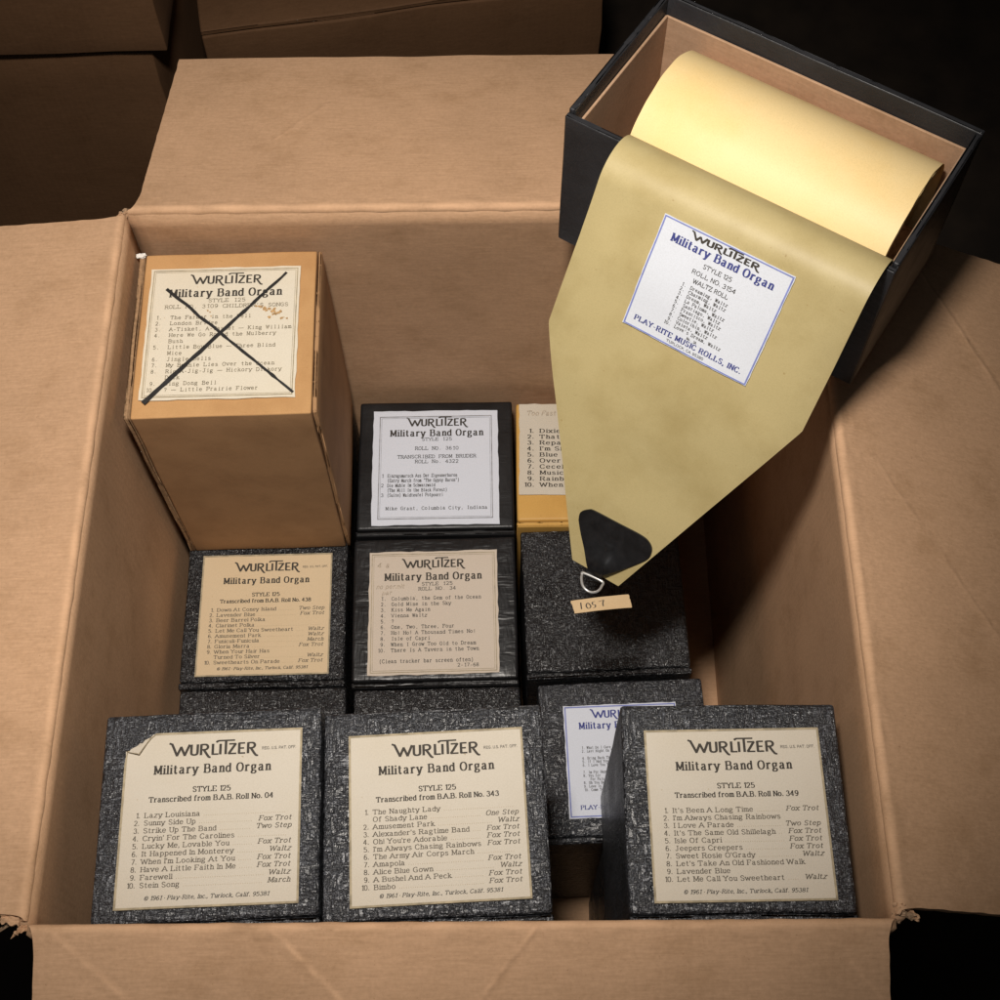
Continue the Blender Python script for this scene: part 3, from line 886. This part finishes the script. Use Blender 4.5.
b = roll_box('amber brown roll box partly behind the hanging paper, cream label with a numbered list', 2.475, 3.270, 0, 0.0, 'amber', 1.0, 0.90, H + .0, 'front', seed=8)
k, pe = Print(), Print()
for i, s in enumerate(['Dixieland', 'That Certain Party', 'Repaz Band', "I'm Sitting On Top", 'Blue Skies', 'Over the Waves', 'Cecelia', 'Music, Maestro', 'Rainbow "Round', 'When the Boat']):
    y = 0.325 + 0.0655 * i
    k.text('%d.' % (i + 1), 0.12, y, 0.042, 'serif-bold', 'r')
    k.text(s, 0.165, y, 0.042, 'serif-bold', 'l', None, 1.15)
pe.text('Too Fast', 0.06, 0.13, 0.05, 'sans-it', 'l', 0.24)
put_label(b, 'cream', flat_map(-0.480, 0.438, 0.80, 0.672, HT, -0.012), [('printing', 'ink', k), ('pencil_note', 'pencil', pe)], 8)

# third row
b = roll_box('textured black roll box half hidden behind the front right box, white label with blue print', 2.597, 1.305, 0, 0.038, 'cloth', 0.985, 0.96, seed=9)
k, ty, fr = Print(), Print(), Print()
fr.frame(0.010, 0.011)
k.logo(0.245, 0.115, 0.51, 0.20)
k.text('Military Band Organ', 0.5, 0.215, 0.058, 'serif-bold', 'c', 0.74)
random.seed(9)
for i, s in enumerate(['1. What Do I Care', '2. Last Night On The Back Porch', '', '4. Bring Back Those Days', '5. If I Had You', '6. I Love You Truly', '', '7. Im For Happiness', '8. Yes Sir', '    For Pals', '8. Oh You Beautiful Doll', '9. Love Is Like That', '10. Come To Me']):
    ty.text(s, 0.14, 0.395 + 0.031 * i, 0.022, 'type', 'l', 0.0150 * max(1, len(s)))
k.text('PLAY-RITE MUSIC ROLLS, INC.', 0.5, 0.925, 0.036, 'serif-bold', 'c', 0.80)
put_label(b, 'greywhite', flat_map(-0.352, 0.334, 0.675, 0.675, HT, -0.006), [('frame_print', 'frame_blue', fr), ('printing', 'blue_ink', k), ('typing', 'type_ink', ty)], 9)
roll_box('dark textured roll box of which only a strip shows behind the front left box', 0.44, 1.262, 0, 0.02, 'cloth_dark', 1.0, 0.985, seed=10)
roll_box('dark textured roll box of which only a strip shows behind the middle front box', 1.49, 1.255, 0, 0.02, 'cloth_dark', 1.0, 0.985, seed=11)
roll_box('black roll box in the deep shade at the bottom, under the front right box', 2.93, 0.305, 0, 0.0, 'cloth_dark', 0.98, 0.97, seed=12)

# the tall tan box standing on the lower layer at the back left
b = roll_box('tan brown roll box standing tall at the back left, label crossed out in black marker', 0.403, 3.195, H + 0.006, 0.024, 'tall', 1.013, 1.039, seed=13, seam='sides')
k, ty, fr, mk, st = Print(), Print(), Print(), Print(), Print()
fr.frame(0.016, 0.007)
fr.frame(0.030, 0.003)
k.logo(0.275, 0.125, 0.48, 0.19)
k.text('Military Band Organ', 0.51, 0.227, 0.058, 'serif-bold', 'c', 0.75)
random.seed(13)
ty.text('STYLE 125', 0.52, 0.272, 0.026, 'type', 'c', 0.25)
ty.text('ROLL NO. 3109 CHILDREN\'S SONGS', 0.52, 0.316, 0.026, 'type', 'c', 0.82)
rows = [('1.', 'The Farmer in the Dell'), ('2.', 'London Bridge'), ('3.', 'A-Tisket, A-Tasket — King William'), ('4.', 'Here We Go Round the Mulberry'), ('', 'Bush'), ('5.', 'Little Boy Blue — Three Blind'), ('', 'Mice'), ('6.', 'Jingle Bells'), ('7.', 'My Bonnie Lies Over the Ocean'), ('8.', 'Rig-A-Jig-Jig — Hickory Dickory'), ('', 'Dock'), ('9.', 'Ding Dong Bell'), ('10.', '? — Little Prairie Flower')]
for i, (n, s) in enumerate(rows):
    y = 0.398 + 0.0452 * i
    if n:
        ty.text(n, 0.10, y, 0.026, 'type', 'r', None, 0.9)
    ty.text(s, 0.155, y, 0.026, 'type', 'l', 0.0243 * len(s))


def marker(pr, a, b, w0, w1, seed):
    n = 26
    pts = [(a[0] + (b[0] - a[0]) * i / n + 0.007 * noise.noise(Vector((i * .35, seed, 0))), a[1] + (b[1] - a[1]) * i / n + 0.007 * noise.noise(Vector((i * .35, seed, 5)))) for i in range(n + 1)]
    it = iter(range(10 ** 6))

    def wf(dx, dy):
        i = next(it)
        return w0 + (w1 - w0) * i / n + 0.012 * noise.noise(Vector((i * .8, seed, 2)))
    pr.ribbon(pts, wf, 0.004)


marker(mk, (0.905, 0.055), (0.035, 1.02), 0.018, 0.034, 1)
marker(mk, (0.115, 0.165), (0.985, 0.965), 0.022, 0.017, 2)
rnd = random.Random(3)
for q in range(26):
    cx, cy = (rnd.uniform(.80, .93), rnd.uniform(.33, .42)) if q < 15 else (rnd.uniform(.70, .80), rnd.uniform(.29, .35)) if q < 20 else (rnd.uniform(.30, .45), rnd.uniform(.33, .40))
    r = rnd.uniform(.005, .017) if q < 20 else rnd.uniform(.003, .008)
    st.n += 1
    st.polys.append(([(cx + r * rnd.uniform(.5, 1.2) * math.cos(a), cy + r * rnd.uniform(.5, 1.2) * math.sin(a)) for a in [i * math.pi / 4.5 for i in range(9)]], st.n))
put_label(b, 'ivory', flat_map(-0.428, 0.414, 0.820, 0.835, HT + 0.002, -0.006), [('frame_print', 'frame_ink', fr), ('printing', 'ink', k), ('typing', 'faded_ink', ty), ('stain', 'stain', st)], 13)
lab = [c for c in b.children if c.name.startswith('label')][0]
link('marker_cross', mk.mesh(flat_map(-0.428, 0.414, 0.820, 0.835, HT + 0.002, -0.006), 0.0042), 'marker', lab)
bm = bmesh.new()
for q in range(4):
    rnd = random.Random(q)
    bb = bmesh.new()
    bmesh.ops.create_icosphere(bb, subdivisions=2, radius=0.009)
    for v in bb.verts:
        v.co = Vector((-0.50 + rnd.uniform(-.02, .03), 0.515 + rnd.uniform(-.012, .01), H + rnd.uniform(-.01, .012))) + v.co * rnd.uniform(.5, 1.1)
    me = bpy.data.meshes.new('tmp')
    bb.to_mesh(me)
    bb.free()
    bm.from_mesh(me)
    bpy.data.meshes.remove(me)
link('torn_paper', bm, 'white_tear', b)
roll_box('black roll box of the lower layer that carries the tall tan box', 0.403, 3.262, 0, 0.0, 'cloth_dark', 0.98, 0.96, seed=14)

# ------------------------------------------------------------------ the open black box with the music roll
OM = Matrix(((0.83757882, 0.54625184, 0.00840502), (-0.54622021, 0.83704323, 0.0316563), (0.01025694, -0.03110564, 0.99946347)))
OC = Vector((3.17528886, 3.50791279, 4.66181085))


def place(o, origin_local):
    o.matrix_world = Matrix.Translation((OC + OM @ Vector(origin_local)) * S) @ OM.to_4x4()


OL, OW, OH = 1.70, 0.962, 0.925
ob = thing('open_roll_box', 'open black box with bare brown inside, resting on the back right corner of the carton', 'roll box')
place(ob, (0, 0, -OH))
e = 0.034
for (nm, bx) in (('side_wall', (-OL / 2, OL / 2, OW / 2 - e, OW / 2, 0, OH + .004)), ('side_wall', (-OL / 2, OL / 2, -OW / 2, -OW / 2 + e, 0, OH - .02)),
                 ('end_wall', (-OL / 2, -OL / 2 + e, -OW / 2 + e + .001, OW / 2 - e - .001, 0, OH)), ('end_wall', (OL / 2 - e, OL / 2, -OW / 2 + e + .001, OW / 2 - e - .001, 0, OH))):
    link(nm, box_bm(*bx, 0.010, 3, None, 8, 0.004, 3), 'open_black', ob, True)
link('bottom_panel', box_bm(-OL / 2 + e + .001, OL / 2 - e - .001, -OW / 2 + e + .001, OW / 2 - e - .001, 0.0, 0.03, 0), 'liner', ob)
g = e + 0.002
lt = 0.014
for bx in ((-OL / 2 + g, OL / 2 - g, OW / 2 - g - lt, OW / 2 - g, 0.03, OH - .11), (-OL / 2 + g, OL / 2 - g, -OW / 2 + g, -OW / 2 + g + lt, 0.03, OH - .12),
           (-OL / 2 + g, -OL / 2 + g + lt, -OW / 2 + g + lt + .001, OW / 2 - g - lt - .001, 0.03, OH - .10), (OL / 2 - g - lt, OL / 2 - g, -OW / 2 + g + lt + .001, OW / 2 - g - lt - .001, 0.03, OH - .10)):
    link('liner', box_bm(*bx, 0.004, 1), 'liner', ob)

# the roll: wound paper, core, leader with label, leather tab and ring
PU0, PU1 = -0.538, 0.806
RR, RY, RZl = 0.432, 0.030, -0.445
roll = thing('paper_roll', 'yellow perforator paper roll lying in the open black box, its long pointed end hanging out', 'music roll')
RO = Vector(((PU0 + PU1) / 2 - 0.02, RY, RZl - RR))
place(roll, RO)


def rl(x, y, z):
    return Vector((x, y, z)) - RO


bm = bmesh.new()
nseg, turns = 96, 5
xa, xb = PU0 - 0.055, PU1 - 0.055
rows_ = []
for i in range(nseg * turns + 1):
    a = 2 * math.pi * i / nseg
    r = RR - 0.012 * (turns - i / nseg)
    r += 0.002 * noise.noise(Vector((math.cos(a) * 2, math.sin(a) * 2, i / nseg)))
    y, z = RY - r * math.cos(a), RZl + r * math.sin(a)
    jit = 0.006 * noise.noise(Vector((i * .21, 3, 0)))
    rows_.append([bm.verts.new(rl(xa + (xb - xa) * q / 8 + (jit if q in (0, 8) else 0), y, z)) for q in range(9)])
for i in range(len(rows_) - 1):
    for q in range(8):
        bm.faces.new([rows_[i][q], rows_[i][q + 1], rows_[i + 1][q + 1], rows_[i + 1][q]])
link('wound_paper', bm, 'roll', roll, True)
bm = bmesh.new()
for xx in (xa + 0.03, xb - 0.05):
    c = bm.verts.new(rl(xx, RY, RZl))
    ring = [bm.verts.new(rl(xx, RY + (RR - .064) * math.cos(2 * math.pi * i / 64), RZl + (RR - .064) * math.sin(2 * math.pi * i / 64))) for i in range(64)]
    for i in range(64):
        bm.faces.new([c, ring[i], ring[(i + 1) % 64]])
link('roll_end', bm, 'roll', roll)
bm = bmesh.new()
bmesh.ops.create_cone(bm, cap_ends=True, segments=40, radius1=0.10, radius2=0.10, depth=(xb - xa) + .06)
for v in bm.verts:
    q = v.co.copy()
    v.co = rl((xa + xb) / 2 + q.z, RY + q.x, RZl + q.y)
link('core', bm, 'edge_brown', roll, True)

# leader sheet: profile (arc length from where it comes over the front wall)
PHI = math.radians(57)
ARC = 0.18
CY, CZ = -0.5349, -0.160
VEND = 2.0


def lead(u, v, off=0.0):
    """local point of the leader at width position u and length v (v=0 where the bend ends and the slope starts)"""
    if v >= 0:
        n = Vector((0, -math.sin(PHI), math.cos(PHI)))
        p = Vector((u, CY, CZ)) + n * ARC + Vector((0, -math.cos(PHI), -math.sin(PHI))) * v
        # gentle waviness of hanging paper
        w = 0.008 * math.sin((v - 0.1) * 3.4) * min(1, v / .4) + 0.010 * noise.noise(Vector((u * 1.6, v * 1.6, 4))) * min(1, v / .3)
        w += (0.0035 * math.sin(v * 8.5 + u * 1.5) + 0.0045 * noise.noise(Vector((u * 3.1, v * 4.0, 9)))) * min(1, v / .25)
        w -= 0.022 * max(0.0, (abs(u - 0.134) - 0.52) / 0.15) ** 2 * max(0, min(1, v / .3))
        p += n * w
    else:
        a = PHI - v / ARC * -1
        lim = -math.pi / 2
        a = PHI + v / ARC
        if a > lim:
            n = Vector((0, -math.sin(a), math.cos(a)))
            p = Vector((u, CY, CZ)) + n * ARC
        else:
            n = Vector((0, 1, 0))
            p = Vector((u, CY + ARC, CZ - (lim - a) * ARC))
    return p + n * off


corner_v = {'l': 0.770, 'r': 0.667}
tip_l, tip_r, tip_v = 0.036, 0.315, 1.910


def edges(v):
    l = PU0 if v < corner_v['l'] else PU0 + (tip_l - PU0) * (v - corner_v['l']) / (tip_v - corner_v['l'])
    r = PU1 if v < corner_v['r'] else PU1 + (tip_r - PU1) * (v - corner_v['r']) / (tip_v - corner_v['r'])
    return l, r


bm = bmesh.new()
vs = [-0.62 + (tip_v + 0.62) * i / 130 for i in range(131)]
nu = 40
g_ = {}
for j, v in enumerate(vs):
    l, r = edges(v)
    for i in range(nu + 1):
        u = l + (r - l) * i / nu
        for s in (0, 1):
            g_[s, i, j] = bm.verts.new(lead(u, v, -0.006 * s) - RO)
for j in range(len(vs) - 1):
    for i in range(nu):
        bm.faces.new([g_[0, i, j], g_[0, i + 1, j], g_[0, i + 1, j + 1], g_[0, i, j + 1]])
        bm.faces.new([g_[1, i, j + 1], g_[1, i + 1, j + 1], g_[1, i + 1, j], g_[1, i, j]])
    bm.faces.new([g_[0, 0, j], g_[0, 0, j + 1], g_[1, 0, j + 1], g_[1, 0, j]])
    bm.faces.new([g_[1, nu, j], g_[1, nu, j + 1], g_[0, nu, j + 1], g_[0, nu, j]])
for i in range(nu):
    bm.faces.new([g_[0, i, len(vs) - 1], g_[0, i + 1, len(vs) - 1], g_[1, i + 1, len(vs) - 1], g_[1, i, len(vs) - 1]])
bmesh.ops.recalc_face_normals(bm, faces=bm.faces[:])
leader = link('leader', bm, 'leader', roll, True)
leader.modifiers.new('edges', 'EDGE_SPLIT').split_angle = math.radians(60)


def lead_map(u0, v0, u1, v1):
    def f(u, v, lift=0.0):
        return lead(u0 + (u1 - u0) * u, v0 + (v1 - v0) * v, 0.009 + lift) - RO
    return f


fm = lead_map(-0.180, 0.010, 0.484, 0.580)
k, ty, fr, bk = Print(), Print(), Print(), Print()
fr.frame(0.006, 0.011)
bk.logo(0.235, 0.085, 0.53, 0.22, 0.62)
k.text('Military Band Organ', 0.5, 0.178, 0.066, 'serif-bold', 'c', 0.79)
ty.text('STYLE 125', 0.5, 0.268, 0.036, 'sans', 'c', 0.22)
ty.text('ROLL NO. 3154', 0.5, 0.342, 0.036, 'sans', 'c', 0.34)
ty.text('WALTZ ROLL', 0.5, 0.412, 0.036, 'sans', 'c', 0.27)
sm = Print()
random.seed(21)
for i, s in enumerate(['Dreaming, Waltz', 'Charming, Waltz', 'Dream, Waltz', 'La Paloma, Waltz', 'Santiago, Waltz', 'Francisco, Waltz', 'Sweetie, Waltz', 'Coloribin, Waltz', 'Valeta, Waltz', "Love's Dream, Waltz"]):
    y = 0.470 + 0.040 * i
    sm.text('%d.' % (i + 1), 0.335, y, 0.027, 'type', 'r', None, 0.8)
    sm.text(s, 0.365, y, 0.027, 'type', 'l', 0.0195 * len(s))
sm.text('No. 3A', 0.52, 0.872, 0.022, 'type', 'c', 0.08)
k.text('PLAY-RITE MUSIC ROLLS, INC.', 0.5, 0.925, 0.044, 'serif-bold', 'c', 0.86)
sm.text('TURLOCK, CA 95380', 0.5, 0.968, 0.022, 'sans', 'c', 0.30)
lab = link('label', sheet(fm, 0.005, 24, 21, 0.002), 'white', leader)
for nm, ink, pr in (('frame_print', 'frame_blue', fr), ('printing', 'blue_ink', k), ('heading_print', 'ink', bk), ('typing', 'type_ink', ty), ('song_list', 'type_ink', sm)):
    link(nm, pr.mesh(fm), ink, lab)

# leather tab near the tip
tab = [(-0.012, 1.746), (-0.018, 1.701), (0.015, 1.665), (0.05, 1.654), (0.19, 1.650), (0.319, 1.646), (0.371, 1.66), (0.399, 1.691), (0.401, 1.735), (0.374, 1.784), (0.304, 1.87), (0.226, 1.945), (0.222, 2.015), (0.133, 2.028), (0.136, 1.965), (0.095, 1.901), (0.029, 1.815)]
cen = (0.19, 1.80)
outl = catmull(tab[:-6] + [tab[-6]], 4)[:-1] + tab[-6:-3] + catmull(tab[-3:] + [tab[0]], 4)[:-1]


def tab_pt(u, v, off):
    bulge = 0.034 * math.exp(-((v - 1.92) / .075) ** 2) * math.exp(-((u - .19) / .12) ** 2) + 0.010 * math.exp(-((u - .215) / .03) ** 2) * max(0, min(1, (v - 1.75) / .12)) * max(0, min(1, (2.0 - v) / .05))
    return lead(u, v - 0.075, 0.008 + off + bulge) - RO


bm = bmesh.new()
rings = []
NR = 10
for kx in range(NR + 1):
    f_ = kx / NR
    rings.append([bm.verts.new(tab_pt(cen[0] + (p[0] - cen[0]) * f_, cen[1] + (p[1] - cen[1]) * f_, 0.004)) for p in outl] if kx else [bm.verts.new(tab_pt(*cen, 0.010))])
n_ = len(outl)
for i in range(n_):
    bm.faces.new([rings[0][0], rings[1][i], rings[1][(i + 1) % n_]])
for kx in range(1, NR):
    for i in range(n_):
        bm.faces.new([rings[kx][i], rings[kx + 1][i], rings[kx + 1][(i + 1) % n_], rings[kx][(i + 1) % n_]])
skirt = [bm.verts.new(tab_pt(p[0], p[1], -0.006)) for p in outl]
for i in range(n_):
    bm.faces.new([rings[NR][i], skirt[i], skirt[(i + 1) % n_], rings[NR][(i + 1) % n_]])
bmesh.ops.recalc_face_normals(bm, faces=bm.faces[:])
tabo = link('leather_tab', bm, 'rubber', leader, True)
tabo.modifiers.new('edges', 'EDGE_SPLIT').split_angle = math.radians(40)

# D shaped ring through the tab
bm = bmesh.new()
path = [(0.120, 2.005), (0.236, 1.992), (0.247, 2.020), (0.240, 2.058), (0.215, 2.086), (0.180, 2.095), (0.145, 2.082), (0.122, 2.050), (0.114, 2.020)]
path = [(0.18 + (u - 0.18) * 0.9, 2.0 + (v - 2.0) * 0.92) for u, v in path]
path = catmull(path + [path[0]], 5)[:-1]
NRG, NT_ = len(path), 10
rv = []
cen3 = [lead(u, v - 0.075, 0.026) - RO for u, v in path]
nrm_ = Vector((0, -math.sin(PHI), math.cos(PHI)))
for i in range(NRG):
    d = (cen3[(i + 1) % NRG] - cen3[i - 1]).normalized()
    sd = d.cross(nrm_).normalized()
    rv.append([bm.verts.new(cen3[i] + (sd * math.cos(2 * math.pi * q / NT_) + nrm_ * math.sin(2 * math.pi * q / NT_)) * 0.0068) for q in range(NT_)])
for i in range(NRG):
    for q in range(NT_):
        bm.faces.new([rv[i][q], rv[(i + 1) % NRG][q], rv[(i + 1) % NRG][(q + 1) % NT_], rv[i][(q + 1) % NT_]])
bmesh.ops.recalc_face_normals(bm, faces=bm.faces[:])
link('ring', bm, 'steel', leader, True)

# ------------------------------------------------------------------ the little paper tag below the ring
TZ = 3.0
tag = thing('paper_tag', 'small tan paper strip with a handwritten number, below the metal ring', 'tag', (2.40, 1.775, TZ), 0.09)
tc = [(-0.162, 0.022), (0.142, 0.026), (0.149, -0.048), (-0.148, -0.050)]


def tag_map(u, v, lift=0.0):
    a = Vector(tc[0]).lerp(Vector(tc[1]), u)
    b2 = Vector(tc[3]).lerp(Vector(tc[2]), u)
    p = a.lerp(b2, v)
    return Vector((p.x, p.y, lift + 0.010 * math.sin(u * 2.6)))


o = link('strip', sheet(tag_map, 0.006, 10, 2, 0.006), 'tape', tag)
hw = Print()
wf = lambda dx, dy: 0.022
for st_ in ([(.155, .25), (.135, .75)], catmull([(.27, .34), (.228, .55), (.255, .78), (.305, .62), (.27, .34)], 3), [(.40, .30), (.35, .32)], catmull([(.35, .32), (.345, .5), (.385, .56), (.375, .72), (.335, .76)], 3), [(.455, .34), (.55, .26)], [(.55, .26), (.52, .50), (.515, .72)]):
    hw.ribbon(st_, wf, 0.0)
# strokes are drawn in a strip four times as wide as high: widen them across
link('handwriting', hw.mesh(tag_map, 0.002), 'ink', o)

# ------------------------------------------------------------------ dim cartons behind
def back_carton(label, x, y, z, rz, w, d, h, seed):
    t = thing('storage_carton', label, 'carton', (x, y, z), rz, 'cartons stored in the dark behind')
    link('body', box_bm(0, w, 0, d, 0, h - .05, 0.015, 2, None, 8, 0.02, seed), 'card_dim', t, True)
    for k_ in (0, 1):
        link('top_flap', box_bm(0, w, k_ * d / 2 + .012, (k_ + 1) * d / 2 - .012, h - .046, h, 0.012, 2, None, 6, 0.014, seed + k_), 'card_dim', t, True)
    return t


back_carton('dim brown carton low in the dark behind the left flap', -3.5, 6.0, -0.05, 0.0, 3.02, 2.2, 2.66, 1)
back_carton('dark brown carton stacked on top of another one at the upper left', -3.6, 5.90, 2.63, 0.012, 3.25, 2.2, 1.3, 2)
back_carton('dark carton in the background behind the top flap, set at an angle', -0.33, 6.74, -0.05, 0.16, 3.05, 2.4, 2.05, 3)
